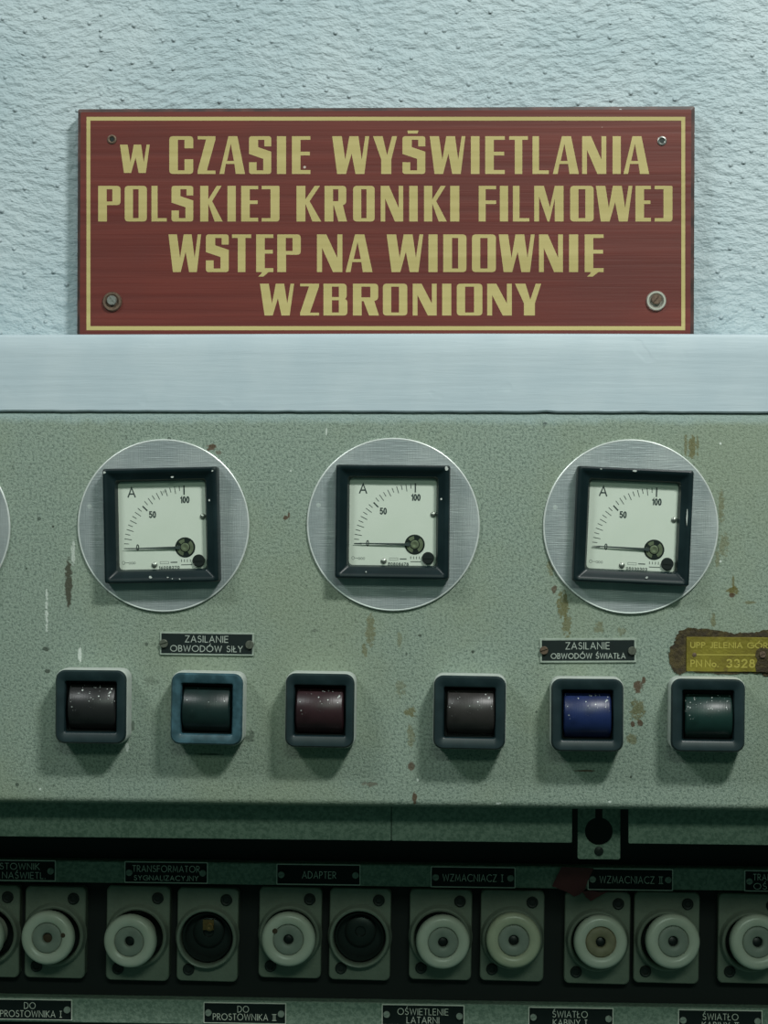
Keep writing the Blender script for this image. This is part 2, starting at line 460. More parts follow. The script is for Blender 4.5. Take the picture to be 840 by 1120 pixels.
def slot_screw(parent, x, y, z, r, mat, ang=0.5, name='screw', h=0.0012, slot=0.16):
    """flat round head with a real slot; y is the surface it sits on"""
    mb = MB()
    mb.lathe([(r, 0), (r, -h * 0.55), (0, -h * 0.55)], 24, (x, y, z))
    for sgn in (1, -1):
        g = r * slot
        a0 = math.asin(g / r)
        pts = []
        for i in range(15):
            a = a0 + (PI - 2 * a0) * i / 14
            pts.append((r * math.cos(a) * 0.98, sgn * r * math.sin(a) * 0.98))
        rot = [(x + p * math.cos(ang) - q * math.sin(ang), z + p * math.sin(ang) + q * math.cos(ang)) for p, q in pts]
        rot2 = [(x + (p * math.cos(ang) - q * math.sin(ang)) * 0.9, z + (p * math.sin(ang) + q * math.cos(ang)) * 0.9) for p, q in pts]
        mb.loft([at_y(rot, y - h * 0.5), at_y(rot, y - h * 0.85), at_y(rot2, y - h)], cap1=True)
    return mb.build(name, mat, parent)

# ------------------------------------------------------------------ single-line font for the engraved plates
def arc(cx, cy, rx, ry, a0, a1, n=10):
    return [(cx + rx * math.cos(math.radians(a0 + (a1 - a0) * i / n)), cy + ry * math.sin(math.radians(a0 + (a1 - a0) * i / n))) for i in range(n + 1)]
G = {}
G['A'] = (.74, [[(0, 0), (.37, 1), (.74, 0)], [(.13, .32), (.61, .32)]])
G['B'] = (.50, [[(0, 0), (0, 1)], [(0, 1), (.22, 1)] + arc(.22, .77, .22, .23, 90, -90)[1:] + [(0, .54)], [(.22, .54)] + arc(.24, .27, .26, .27, 90, -90)[1:] + [(0, 0)]])
G['C'] = (.80, [arc(.5, .5, .5, .5, 50, 310, 18)])
G['D'] = (.70, [[(0, 0), (0, 1), (.2, 1)] + arc(.2, .5, .5, .5, 90, -90, 14)[1:] + [(0, 0)]])
G['E'] = (.48, [[(.48, 1), (0, 1), (0, 0), (.48, 0)], [(0, .52), (.44, .52)]])
G['F'] = (.46, [[(.46, 1), (0, 1), (0, 0)], [(0, .52), (.42, .52)]])
G['G'] = (.90, [arc(.5, .5, .5, .5, 50, 360, 20) + [(.55, .5)]])
G['I'] = (.0, [[(0, 0), (0, 1)]])
G['J'] = (.30, [[(.30, 1), (.30, .16)] + arc(.15, .16, .15, .16, 0, -150, 6)[1:]])
G['K'] = (.58, [[(0, 0), (0, 1)], [(.55, 1), (0, .48)], [(.10, .57), (.60, 0)]])
G['L'] = (.42, [[(0, 1), (0, 0), (.42, 0)]])
G['M'] = (.86, [[(0, 0), (.12, 1), (.43, .15), (.74, 1), (.86, 0)]])
G['N'] = (.70, [[(0, 0), (0, 1), (.70, 0), (.70, 1)]])
G['O'] = (.98, [arc(.49, .5, .49, .5, 0, 360, 24)])
G['P'] = (.48, [[(0, 0), (0, 1)], [(0, 1), (.22, 1)] + arc(.22, .74, .26, .26, 90, -90)[1:] + [(0, .48)]])
G['R'] = (.52, [[(0, 0), (0, 1)], [(0, 1), (.22, 1)] + arc(.22, .74, .26, .26, 90, -90)[1:] + [(0, .48)], [(.18, .48), (.54, 0)]])
G['S'] = (.50, [arc(.25, .76, .21, .24, 40, 250, 12) + arc(.25, .27, .25, .27, 75, -150, 12)])
G['T'] = (.52, [[(0, 1), (.52, 1)], [(.26, 1), (.26, 0)]])
G['U'] = (.62, [[(0, 1), (0, .3)] + arc(.31, .3, .31, .3, 180, 360, 12)[1:] + [(.62, 1)]])
G['W'] = (1.04, [[(0, 1), (.24, 0), (.52, .95), (.80, 0), (1.04, 1)]])
G['Y'] = (.64, [[(0, 1), (.32, .48), (.64, 1)], [(.32, .48), (.32, 0)]])
G['Z'] = (.58, [[(0, 1), (.58, 1), (0, 0), (.58, 0)]])
G['Ó'] = (.98, G['O'][1] + [[(.44, 1.12), (.60, 1.34)]])
G['Ś'] = (.50, G['S'][1] + [[(.20, 1.12), (.36, 1.34)]])
G['Ł'] = (.42, G['L'][1] + [[(-.09, .42), (.22, .62)]])
G['Ⅰ'] = (.36, [[(.18, 0), (.18, 1)], [(0, 1), (.36, 1)], [(0, 0), (.36, 0)]])
G['Ⅱ'] = (.70, [[(.20, 0), (.20, 1)], [(.50, 0), (.50, 1)], [(0, 1), (.70, 1)], [(0, 0), (.70, 0)]])
G['o'] = (.56, [arc(.28, .28, .28, .28, 0, 360, 14)])
G['.'] = (.06, [[(0, 0), (.06, 0)]])
G['0'] = (.50, [arc(.25, .5, .25, .5, 0, 360, 18)])
G['1'] = (.20, [[(0, .78), (.20, 1), (.20, 0)]])
G['2'] = (.50, [arc(.25, .74, .25, .26, 170, -35, 10) + [(0, 0), (.50, 0)]])
G['3'] = (.50, [arc(.25, .76, .23, .24, 150, -80, 10) + arc(.25, .26, .25, .26, 80, -150, 10)])
G['4'] = (.54, [[(.40, 0), (.40, 1), (0, .28), (.54, .28)]])
G['5'] = (.50, [[(.46, 1), (.08, 1), (.04, .56)] + arc(.24, .32, .26, .32, 130, -150, 12)])
G['6'] = (.50, [arc(.25, .29, .25, .29, 0, 360, 14), [(.03, .36), (.34, 1)]])
G['7'] = (.48, [[(0, 1), (.48, 1), (.14, 0)]])
G['8'] = (.50, [arc(.25, .76, .20, .24, 0, 360, 12), arc(.25, .27, .25, .27, 0, 360, 12)])

def ribbon(mb, pts, w, y):
    closed = (Vector(pts[0]) - Vector(pts[-1])).length < 1e-9
    q = [Vector(p) for p in pts]
    if closed: q = q[:-1]
    n = len(q); L = []; R = []
    for i in range(n):
        if closed or 0 < i < n - 1:
            d0 = (q[i] - q[i - 1]).normalized(); d1 = (q[(i + 1) % n] - q[i]).normalized()
        elif i == 0: d0 = d1 = (q[1] - q[0]).normalized()
        else: d0 = d1 = (q[-1] - q[-2]).normalized()
        n0 = Vector((-d0.y, d0.x)); n1 = Vector((-d1.y, d1.x))
        mm = n0 + n1
        if mm.length < 1e-6: mm = n0.copy()
        mm.normalize()
        k_ = 1.0 / max(0.45, mm.dot(n1))
        L.append(q[i] + mm * (w / 2 * k_)); R.append(q[i] - mm * (w / 2 * k_))
    if not closed:     # extend the ends a touch
        d = (q[0] - q[1]).normalized() * w * 0.4; L[0] += d; R[0] += d
        d = (q[-1] - q[-2]).normalized() * w * 0.4; L[-1] += d; R[-1] += d
    vs = [(p.x, y, p.y) for p in L] + [(p.x, y, p.y) for p in R]
    fs = []
    for i in range(n if closed else n - 1):
        j = (i + 1) % n
        fs.append((i, n + i, n + j, j))
    mb.add(vs, fs)

def text_mesh(mb, text, cx, cz, height, width, stroke, y, gap=.28, word=.55):
    """lays the text out and fits it to the width; strokes alternate a few microns in depth so that crossings never coincide"""
    x = 0; items = []
    for ch in text:
        if ch == ' ':
            x += word; continue
        w, polys = G[ch]
        items.append((x, polys)); x += w + gap
    total = x - gap
    sx = width / total
    for j, (x0, polys) in enumerate(items):
        for i, pl in enumerate(polys):
            pts = [(cx - width / 2 + (x0 + a) * sx, cz + (b - .5) * height) for a, b in pl]
            ribbon(mb, pts, stroke, y - 1.2e-5 * i - 5e-6 * (j % 2))
    return mb

# ================================================================== SETTING
# upper wall
zl_top = P(420, 365.2, Y_LEDGE).z
zl_bot = P(420, 451.3, Y_LEDGE).z
mb = MB()
nx, nz = 60, 24
X0, X1, Z0, Z1 = -1.6, 1.6, zl_bot - 0.01, 1.3
mb.add([(X0 + (X1 - X0) * i / nx, Y_WALL, Z0 + (Z1 - Z0) * j / nz) for j in range(nz + 1) for i in range(nx + 1)],
       [(j * (nx + 1) + i, j * (nx + 1) + i + 1, (j + 1) * (nx + 1) + i + 1, (j + 1) * (nx + 1) + i) for j in range(nz) for i in range(nx)])
w = mb.build('wall_back', M_WALL, recalc=False)
w['kind'] = 'structure'; w['label'] = 'rough plaster wall in pale blue-white paint behind the red sign'

# painted ledge: bevelled board with a slightly ragged lower edge
def ledge_mesh():
    mb = MB(); n = 320; x0, x1 = -1.0, 1.0
    rows = []
    rnd = random.Random(3)
    rag = [0.0] * (n + 1)
    for i in range(n + 1): rag[i] = 0.00025 * rnd.random()
    for (u, du, a) in ((22, 5, .0005), (165, 4, .0009), (320, 6, .0004), (598, 3, .0006), (705, 4, .0004)):
        for i in range(n + 1):
            x = x0 + (x1 - x0) * i / n
            d = abs(x - P(u, 450, 0).x) / (du * 0.0006)
            if d < 1: rag[i] += a * (1 - d)
    b = 0.0022
    for i in range(n + 1):
        x = x0 + (x1 - x0) * i / n
        wv = 0.0004 * math.sin(x * 9 + 1)
        pr = [(Y_WALL, zl_top + wv), (Y_LEDGE + b, zl_top + wv), (Y_LEDGE + b * .3, zl_top + wv - b * .3), (Y_LEDGE, zl_top + wv - b)]
        for q in (0.25, 0.5, 0.75): pr.append((Y_LEDGE, zl_top - b + (zl_bot - zl_top + 2 * b) * q))
        pr += [(Y_LEDGE, zl_bot + 0.0012 + rag[i]), (Y_LEDGE + 0.0008, zl_bot + 0.0002 + rag[i]), (Y_LEDGE + 0.0018, zl_bot + rag[i]), (Y_WALL, zl_bot + rag[i])]
        rows.append([(x, a, c) for a, c in pr])
    mb.loft(rows, True, True)
    return mb
o = ledge_mesh().build('trim_1', M_LEDGE)
o['kind'] = 'structure'; o['label'] = 'pale blue painted wooden ledge between the red sign and the green panel'

# ================================================================== CONTROL CABINET
zp_top = zl_bot
zp_bot = P(420, 883.5, 0).z
cab = thing('control_cabinet', 'grey-green hammer-painted metal control cabinet with worn overhanging front panel', 'cabinet', (0, 0, 0))
mb = MB(); xs = (-0.9, 0.9)
R_ = 0.0055
prof = [(0.167, zp_top - 0.0003), (0.0006, zp_top - 0.0003), (0, zp_top - 0.001)]
for i in range(9):
    a = PI / 2 * i / 8
    prof.append((R_ - R_ * math.cos(a), zp_bot + R_ - R_ * math.sin(a)))
prof += [(0.167, zp_bot)]
mb.loft([[(x, y, z) for y, z in prof] for x in xs], True, True)
mb.build('front_panel', M_GREEN, cab)

# hanging lip under the panel, in three lengths
zf_bot = P(420, 919.5, Y_FLAP).z
def flap(u0, u1):
    x0 = P(u0, 900, Y_FLAP).x if u0 is not None else -0.9
    x1 = P(u1, 900, Y_FLAP).x if u1 is not None else 0.9
    mb = MB()
    lp = rrect(x1 - x0, zp_bot - zf_bot, 0.0008, 2, (x0 + x1) / 2, (zp_bot + zf_bot) / 2)
    mb.loft([at_y(lp, Y_FLAP + 0.002), at_y(lp, Y_FLAP + 0.0003), at_y([((a - (x0 + x1) / 2) * 0.9995 + (x0 + x1) / 2, b + (0.0003 if b < (zp_bot + zf_bot) / 2 else 0)) for a, b in lp], Y_FLAP)], True, True)
    return mb.build('lip_strip', M_RAIL, cab)
flap(None, 427.7); flap(428.5, 625.7); flap(687.4, None)

# catch plate with keyhole opening
pA = P(632, 893, Y_CATCH); pB = P(678.3, 940, Y_CATCH)
hc = P(655, 909.3, Y_CATCH); hr = 15.3 * S(655, 909, Y_CATCH)
hw_ = 4.0 * S(655, 909, Y_CATCH)
outer = [(pA.x, zp_bot), (pB.x, zp_bot), (pB.x, pB.z + .001), (pB.x - .001, pB.z), (pA.x + .001, pB.z), (pA.x, pB.z + .001)]
a0 = math.asin(hw_ / hr)
key = [(hc.x + hr * math.sin(a), hc.z + hr * math.cos(a)) for a in [a0 + (2 * PI - 2 * a0) * i / 30 for i in range(31)]]
key += [(hc.x - hw_, zp_bot - 0.0012), (hc.x + hw_, zp_bot - 0.0012)]
mb = MB(); mb.poly([outer, key], Y_CATCH, .003)
mb.build('catch_plate', M_RAIL, cab)
q = P(655, 931, Y_CATCH)
slot_screw(cab, q.x, Y_CATCH, q.z, 5 * S(655, 931, Y_CATCH), M_SCREWDARK, 0.9)

# rails that carry the name plates, and the black backboard
def rail(v0, v1, name='name_rail'):
    z1 = P(420, v0, Y_RAIL).z; z0 = P(420, v1, Y_RAIL).z
    mb = MB(); b = 0.0008
    pr = [(Y_BACK, z1), (Y_RAIL + b, z1), (Y_RAIL, z1 - b), (Y_RAIL, z0 + b), (Y_RAIL + b, z0), (Y_BACK, z0)]
    mb.loft([[(x, y, z) for y, z in pr] for x in (-0.9, 0.9)], True, True)
    return mb.build(name, M_RAIL, cab)
rail(945.5, 969.5); rail(1097.0, 1124.0)
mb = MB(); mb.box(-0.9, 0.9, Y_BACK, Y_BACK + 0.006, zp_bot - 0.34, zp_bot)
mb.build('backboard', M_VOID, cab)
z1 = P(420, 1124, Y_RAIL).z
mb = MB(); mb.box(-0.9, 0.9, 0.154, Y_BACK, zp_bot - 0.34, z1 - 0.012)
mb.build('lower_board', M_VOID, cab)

# ================================================================== SIGN
SY = Y_SIGN
lo = P(85.2, 118.3, SY); hi = P(760, 117.3, SY)
zs_bot = zl_top + 0.0006
zs_top = P(422, 117.6, SY).z
sx0, sx1 = lo.x, hi.x
scx = (sx0 + sx1) / 2
sign = thing('warning_sign', 'dark red painted board sign with gold Polish lettering standing on the ledge', 'sign', (scx, SY, zs_bot))
def sl(u, v, Y=SY):
    p = P(u, v, Y); return (p.x - scx, p.z - zs_bot)
W_, H_ = sx1 - sx0, zs_top - zs_bot
lp = rrect(W_, H_, 0.0012, 3, 0, H_ / 2)
lpi = rrect(W_ - 0.0042, H_ - 0.0034, 0.0010, 3, -0.0002, H_ / 2 - 0.0005)
mb = MB(); mb.loft([at_y(lp, 0.0105), at_y(lp, 0.0008), at_y(lpi, 0.0)], True, False)
mb.build('board_edge', M_EDGE, sign)
mb = MB(); mb.poly([lpi], 0.0)
mb.build('board', M_RED, sign)
# gold border line
def rect_px(u0, v0, u1, v1): return [sl(u0, v0), sl(u1, v0), sl(u1, v1), sl(u0, v1)]
mb = MB(); mb.poly([rect_px(94.6, 127.8, 749.4, 361.2), rect_px(98.9, 132.0, 745.2, 356.8)], -0.00012)
mb.build('border_line', M_GOLD, sign)

def arcs(corners):
    """loop of points, an entry (x, y, r, n) rounds that corner with radius r (in letter px)"""
    out = []; n = len(corners)
    for i, cnr in enumerate(corners):
        p = Vector(cnr[:2])
        if len(cnr) == 2: out.append(tuple(p)); continue
        r = cnr[2]
        a = (Vector(corners[i - 1][:2]) - p).normalized(); b = (Vector(corners[(i + 1) % n][:2]) - p).normalized()
        for t in range(6):
            t /= 5
            q0 = p + a * r * (1 - t); q1 = p + b * r * t
            # quadratic bezier corner
            out.append(tuple((1 - t) * (p + a * r) * (1 - t) + 2 * t * (1 - t) * p + t * t * (p + b * r)))
    return out

def glyph(ch, w, h):
    """condensed block capitals: thick stems s, thin bars t; px, y down. Returns loops (outer, hole...) per island"""
    s = min(9.6, w * .40); t = h * .095; r = 4.2
    fr = lambda pts: [(a * w, b * h) for a, b in pts]
    if ch == 'I': return [[[(0, 0), (w, 0), (w, h), (0, h)]]]
    if ch == 'L': return [[[(0, 0), (s, 0), (s, h - t), (w, h - t), (w, h), (0, h)]]]
    if ch in 'EĘ':
        s = 9.4
        e = [[[(0, 0), (w, 0), (w, t), (s, t), (s, .41 * h), (w * .97, .41 * h), (w * .97, .51 * h), (s, .51 * h), (s, h - t * 1.1), (w, h - t * 1.1), (w, h), (0, h)]]]
        if ch == 'Ę': e.append([[(w * .33, h), (w * .72, h), (w * .42, h * 1.12), (w * .12, h * 1.12), (w * .30, h * 1.04)]])
        return e
    if ch == 'F': return [[[(0, 0), (w, 0), (w, t), (s, t), (s, .41 * h), (w, .41 * h), (w, .51 * h), (s, .51 * h), (s, h), (0, h)]]]
    if ch == 'T': return [[[(0, 0), (w, 0), (w, t), (w / 2 + s / 2, t), (w / 2 + s / 2, h), (w / 2 - s / 2, h), (w / 2 - s / 2, t), (0, t)]]]
    if ch == 'O': return [[arcs([(0, 0, r), (w, 0, r), (w, h, r), (0, h, r)]), [(s - .5, t), (w - s + .5, t), (w - s + .5, h - t), (s - .5, h - t)]]]
    if ch == 'D': return [[arcs([(0, 0), (w, 0, r), (w, h, r), (0, h)]), [(s, t), (w - s + .5, t), (w - s + .5, h - t), (s, h - t)]]]
    if ch == 'P': return [[arcs([(0, 0), (w, 0, r), (w, .54 * h, r), (s, .54 * h), (s, h), (0, h)]), [(s - .3, t), (w - s + .6, t), (w - s + .6, .44 * h), (s - .3, .44 * h)]]]
    if ch == 'R': return [[arcs([(0, 0), (w * .97, 0, r), (w * .97, .50 * h, 3), (w * .82, .54 * h), (w, h), (w * .62, h), (w * .41, .55 * h), (s, .55 * h), (s, h), (0, h)]), [(s - .3, t), (w - s + .2, t), (w - s + .2, .43 * h), (s - .3, .43 * h)]]]
    if ch == 'B': return [[arcs([(0, 0), (w * .97, 0, r), (w * .97, .45 * h, 2.5), (w * .90, .48 * h), (w, .52 * h, 2.5), (w, h, r), (0, h)]), [(s - .3, t), (w - s + .2, t), (w - s + .2, .42 * h), (s - .3, .42 * h)], [(s - .3, .52 * h), (w - s + .2, .52 * h), (w - s + .2, h - t), (s - .3, h - t)]]]
    if ch == 'C': return [[arcs([(0, 0, r), (w, 0, r), (w, .32 * h), (w - s, .32 * h), (w - s, t), (s - .2, t), (s - .2, h - t), (w - s, h - t), (w - s, .61 * h), (w, .61 * h), (w, h, r), (0, h, r)])]]
    if ch in 'SŚ':
        lp = fr([(0, 0), (1, 0), (1, .27), (.69, .27), (.69, .095), (.41, .095), (.41, .29), (1, .41), (1, 1), (0, 1), (0, .69), (.34, .69), (.34, .905), (.64, .905), (.64, .60), (0, .47)])
        for i in (0, 1, 8, 9): lp[i] = (*lp[i], 3.2)
        e = [[arcs(lp)]]
        if ch == 'Ś': e.append([[(w * .22, -.15 * h), (w * .70, -.15 * h), (w * .66, -.07 * h), (w * .24, -.07 * h)]])
        return e
    if ch == 'J': return [[arcs([(0, 0), (w, 0, 1.5), (w, h, 3.5), (0, h), (0, h - t), (w - 9.8, h - t), (w - 9.8, t), (0, t)])]]
    if ch == 'K': return [[fr([(0, 0), (.36, 0), (.36, .38), (.73, 0), (.95, 0), (.53, .43), (1, 1), (.64, 1), (.36, .50), (.36, 1), (0, 1)])]]
    if ch == 'N': return [[fr([(0, 0), (.37, 0), (.80, .62), (.80, 0), (1, 0), (1, 1), (.63, 1), (.20, .36), (.20, 1), (0, 1)])]]
    if ch == 'A': return [[fr([(.35, 0), (.70, 0), (1, 1), (.64, 1), (.585, .735), (.25, .735), (.185, 1), (0, 1)]), fr([(.445, .20), (.565, .655), (.30, .655)])]]
    if ch == 'W': return [[fr([(0, 0), (.26, 0), (.355, .62), (.465, 0), (.71, 0), (.80, .62), (.895, 0), (1, 0), (.87, 1), (.63, 1), (.525, .46), (.375, 1), (.135, 1)])]]
    if ch == 'Y': return [[fr([(0, 0), (.40, 0), (.585, .50), (.79, 0), (1, 0), (.76, .62), (.76, 1), (.34, 1), (.34, .62)])]]
    if ch == 'Z': return [[fr([(0, 0), (1, 0), (1, .085), (.52, .91), (1, .91), (1, 1), (0, 1), (0, .915), (.47, .085), (0, .085)])]]
    if ch == 'M': return [[fr([(0, 0), (.33, 0), (.535, .60), (.70, 0), (1, 0), (1, 1), (.70, 1), (.70, .36), (.52, 1), (.455, 1), (.165, .30), (.165, 1), (0, 1)])]]

LINES = [
    (149.0, 190.3, [('W', 131.2, 163.8, 158.2, 189.2), ('C', 185.2, 211.4), ('Z', 216.2, 235.7), ('A', 240, 268), ('S', 272.4, 296.7), ('I', 302.9, 312.9), ('E', 319.3, 339.5),
                    ('W', 363.3, 403.8), ('Y', 408, 434.3), ('Ś', 440.2, 465.2), ('W', 470, 509), ('I', 515, 524.5), ('E', 530.7, 552.1), ('T', 556.9, 577.4), ('L', 582.4, 600.2), ('A', 604.7, 633.1), ('N', 636.7, 663.1), ('I', 670, 679), ('A', 681.9, 710)]),
    (203.3, 242.3, [('P', 107.4, 131.9), ('O', 136.4, 160.7), ('L', 165.7, 182.4), ('S', 187.6, 211.4), ('K', 219, 243.6), ('I', 248.8, 257.9), ('E', 263.8, 282.4), ('J', 286.2, 305.7),
                    ('K', 324.3, 351.4), ('R', 355, 379.5), ('O', 386.2, 409.8), ('N', 416.4, 441), ('I', 447.6, 456.9), ('K', 463.8, 488.8), ('I', 492.4, 502.4),
                    ('F', 523.6, 542.6), ('I', 546.7, 555.7), ('L', 561, 579), ('M', 584.3, 616.4), ('O', 623.6, 649.3), ('W', 651.7, 691.7), ('E', 695, 711.9), ('J', 716, 735.5)]),
    (256.4, 297.6, [('W', 184.3, 220), ('S', 225.2, 250.2), ('T', 253.8, 274.8), ('Ę', 280.2, 299), ('P', 303.3, 329), ('N', 346.7, 374.5), ('A', 378, 407.4),
                    ('W', 422.9, 462.9), ('I', 468.6, 478.6), ('D', 484.8, 510.2), ('O', 516.2, 542.4), ('W', 545.5, 584.8), ('N', 589.5, 615.7), ('I', 622.4, 632.4), ('Ę', 639.5, 660.2)]),
    (310.3, 345.1, [('W', 284.3, 321.7), ('Z', 328.3, 349), ('B', 353.8, 380), ('R', 386, 414.5), ('O', 418.8, 445.5), ('N', 451.4, 477.6), ('I', 483.6, 493.6), ('O', 499.6, 527.6), ('N', 532.9, 559.8), ('Y', 563.3, 591.9)]),
]
for (t0, b0, letters) in LINES:
    mb = MB()
    for it in letters:
        ch, l0, r0_ = it[:3]; tt, bb = (it[3], it[4]) if len(it) > 3 else (t0, b0)
        for island in glyph(ch, r0_ - l0, bb - tt):
            mb.poly([[sl(l0 + a, tt + b) for a, b in lp] for lp in island], -0.00012)
    mb.build('lettering', M_GOLD, sign)

def cup_washer(u, v, r_px, m1, m2, ang):
    x, z = sl(u, v); s = S(u, v, SY); r = r_px * s
    mb = MB(); mb.lathe([(r, -0.0001), (r * .99, -0.0012), (r * .90, -0.0021), (r * .76, -0.0021), (r * .62, -0.0012), (r * .5, -0.0005), (0, -0.0005)], 36, (x, 0, z))
    wsh = mb.build('cup_washer', m1, sign)
    slot_screw(wsh, x, -0.0005, z + 0.0008, r * .50, m2, ang, h=0.003)
cup_washer(122.9, 330.0, 10.6, M_RUSTY, M_STEEL, -0.9)
cup_washer(717.7, 329.2, 11.2, simple('pale_washer_metal', (0.66, 0.66, 0.58), 0.35, 0.7, var=0.3), M_RUSTY, 0.9)
for (u, v, mm_) in ((122.5, 152.5, M_RUSTY), (724, 154.2, M_STEEL)):
    x, z = sl(u, v); r = 5.2 * S(u, v, SY)
    mb = MB(); mb.lathe([(r, -0.0001), (r * .95, -0.0006), (r * .72, -0.0009), (r * .52, -0.0005), (r * .5, -0.0001)], 28, (x, 0, z))
    e = mb.build('eyelet', mm_, sign)
    mb = MB(); mb.lathe([(r * .52, -0.0002), (0, -0.0002)], 24, (x, 0, z)); mb.build('hole', M_BLACK_CLEAN, e)

# ================================================================== AMMETERS
def ammeter(label, u, v, r_px, mu, mv, size_px, rot_deg, serial, needle_tilt=0.0, zero_bold=True, crack=None):
    s = S(u, v, 0)
    p = P(u, v, -0.001)
    root = thing('ammeter', label, 'meter', (p.x, 0, p.z), 0, 'ammeters along the top of the panel')
    # mounting disc
    r = r_px * s
    mb = MB(); mb.lathe([(r, -0.0001), (r, -0.0012), (r - .0005, -0.0017), (0, -0.0017)], 96)
    mb.build('mounting_disc', M_ALU, root)
    rim = MB(); rim.lathe([(r + .00005, -0.0009), (r + .00012, -0.0016), (r - .0004, -0.0019), (r - .0009, -0.0018)], 96)
    rim.build('disc_rim', M_DISC_RIM, root)
    # meter case: rotated about its own centre
    yb, yf = -0.0018, -0.0140
    pm = P(mu, mv, yf)
    sf = S(mu, mv, yf)
    a = math.radians(rot_deg); ca, sa = math.cos(a), math.sin(a)
    ox, oz = pm.x - p.x, pm.z - p.z
    def place(mb):
        mb.v = [(ox + x * ca + z * sa, y, oz - x * sa + z * ca) for x, y, z in mb.v]
        return mb
    w = size_px * sf; win = w * .768; rr = 0.0017
    offz = -0.0002
    mb = MB()
    q = lambda d, rad, y: at_y(rrect(w - 2 * d, w - 2 * d, rad, 5), y)
    fw = (w - win) / 2
    yg = -0.0070
    mb.loft([q(-0.0002, rr, yb), q(0, rr, yf + .0016), q(.0004, rr, yf + .0005), q(.0013, rr, yf), q(.0024, rr, yf + .0001), q(.0034, .0014, yf + .0007),
             q(fw * .55, .0016, yf + .0020), q(fw * .86, .0020, yf + .0036), q(fw, .0024, yg + .0006), q(fw, .0024, -0.0046)])
    place(mb).build('bezel', M_BLACK, root, angle=28)
    # dial card
    mb = MB(); mb.poly([rrect(win + .001, win + .001, .0024, 4)], -0.0050); place(mb)
    dial = mb.build('dial', M_DIAL, root)
    k_ = w * .757 / 94.0          # dial px -> metres
    pvx, pvz = 24.3 * k_, -24.6 * k_      # pivot, px of the frontal view
    yd = -0.00506
    mb = MB()
    for i in range(21):
        ang = PI - (PI / 2) * i / 20
        r_out = 66.5 * k_
        ln = (9.0 if i == 20 else 6.2 if i == 10 else 8.2 if i == 0 else 7.4 if i % 2 == 0 else 4.8) * k_
        rout = r_out if i not in (10,) else 64 * k_
        wd = (1.5 if i in (10, 20) else 0.75) * k_
        pts = [(pvx + math.cos(ang) * rout, pvz + math.sin(ang) * rout), (pvx + math.cos(ang) * (rout - ln), pvz + math.sin(ang) * (rout - ln))]
        ribbon(mb, pts, wd, yd)
    place(mb).build('scale_marks', M_INK, dial)
    mb = MB()
    text_mesh(mb, 'A', -33.0 * k_, 36.2 * k_, 10.0 * k_, 7.6 * k_, 1.5 * k_, yd)
    text_mesh(mb, '50', -10.6 * k_, 11.6 * k_, 6.2 * k_, 6.4 * k_, 1.4 * k_, yd, gap=.32)
    text_mesh(mb, '100', 25.0 * k_, 27.0 * k_, 6.2 * k_, 8.8 * k_, 1.45 * k_, yd, gap=.32)
    text_mesh(mb, '0', -27.5 * k_, -23.8 * k_, 5.8 * k_, 2.2 * k_, 1.1 * k_, yd)
    place(mb).build('scale_figures', M_INK, dial)
    mb = MB()
    text_mesh(mb, serial, 6.5 * k_, -46.2 * k_, 2.6 * k_, 22.0 * k_, .8 * k_, yd, gap=.35)
    ribbon(mb, [(-3.2 * k_, -42.0 * k_), (6 * k_, -42.0 * k_), (6 * k_, -39.6 * k_), (-3.2 * k_, -39.6 * k_), (-3.2 * k_, -42.0 * k_)], .35 * k_, yd)
    ribbon(mb, [(8.5 * k_, -40.6 * k_), (15 * k_, -40.6 * k_)], 1.2 * k_, yd)
    for i in range(4): ribbon(mb, [((20 + 3.2 * i) * k_, -40.2 * k_), ((20 + 3.2 * i) * k_, -38.0 * k_)], .8 * k_, yd)
    ribbon(mb, [(20 * k_, -43.5 * k_), (31 * k_, -43.5 * k_)], .9 * k_, yd)
    # maker's sign: small ring, dash, strokes
    ribbon(mb, [(-43.2 * k_ + 1.5 * k_ * a_, -40.2 * k_ + 1.7 * k_ * b_) for a_, b_ in arc(0, 0, 1, 1, 0, 360, 14)], .4 * k_, yd)
    ribbon(mb, [(-41 * k_, -40.2 * k_), (-37.5 * k_, -40.2 * k_)], .45 * k_, yd)
    for i in range(3): ribbon(mb, [(-36.5 * k_ + 2.6 * i * k_ + 1.0 * k_ * a_, -40.6 * k_ + 1.2 * k_ * b_) for a_, b_ in arc(0, 0, 1, 1, 0, 360, 10)], .4 * k_, yd)
    place(mb).build('serial_number', M_INK_FAINT, dial)
    # pivot opening with the movement inside
    r1 = 11.0 * k_
    mb = MB(); mb.lathe([(r1, 0), (r1, -0.0002), (r1 * .93, -0.0003), (r1 * .9, -0.0001), (0, -0.0001)], 36, (pvx, -0.0050, pvz)); place(mb)
    pv = mb.build('pivot_window', M_BLACK_CLEAN, root)
    mb = MB(); mb.lathe([(r1 * .42, 0), (r1 * .42, -0.0006), (r1 * .30, -0.0008), (r1 * .16, -0.0005), (0, -0.0005)], 24, (pvx, -0.0052, pvz))
    for (a0_, a1_) in ((-60, 50), (95, 140), (165, 255)):
        o_ = arc(0, 0, r1 * .84, r1 * .84, a0_, a1_, 8) + arc(0, 0, r1 * .50, r1 * .50, a1_, a0_, 8)
        mb.poly([[(pvx + x, pvz + z) for x, z in o_]], -0.0053)
    place(mb).build('movement', M_PIVOT, pv)
    # pointer
    mb = MB(); ta = math.radians(needle_tilt)
    def nd(x, z): return (pvx + x * math.cos(ta) - z * math.sin(ta), pvz + x * math.sin(ta) + z * math.cos(ta))
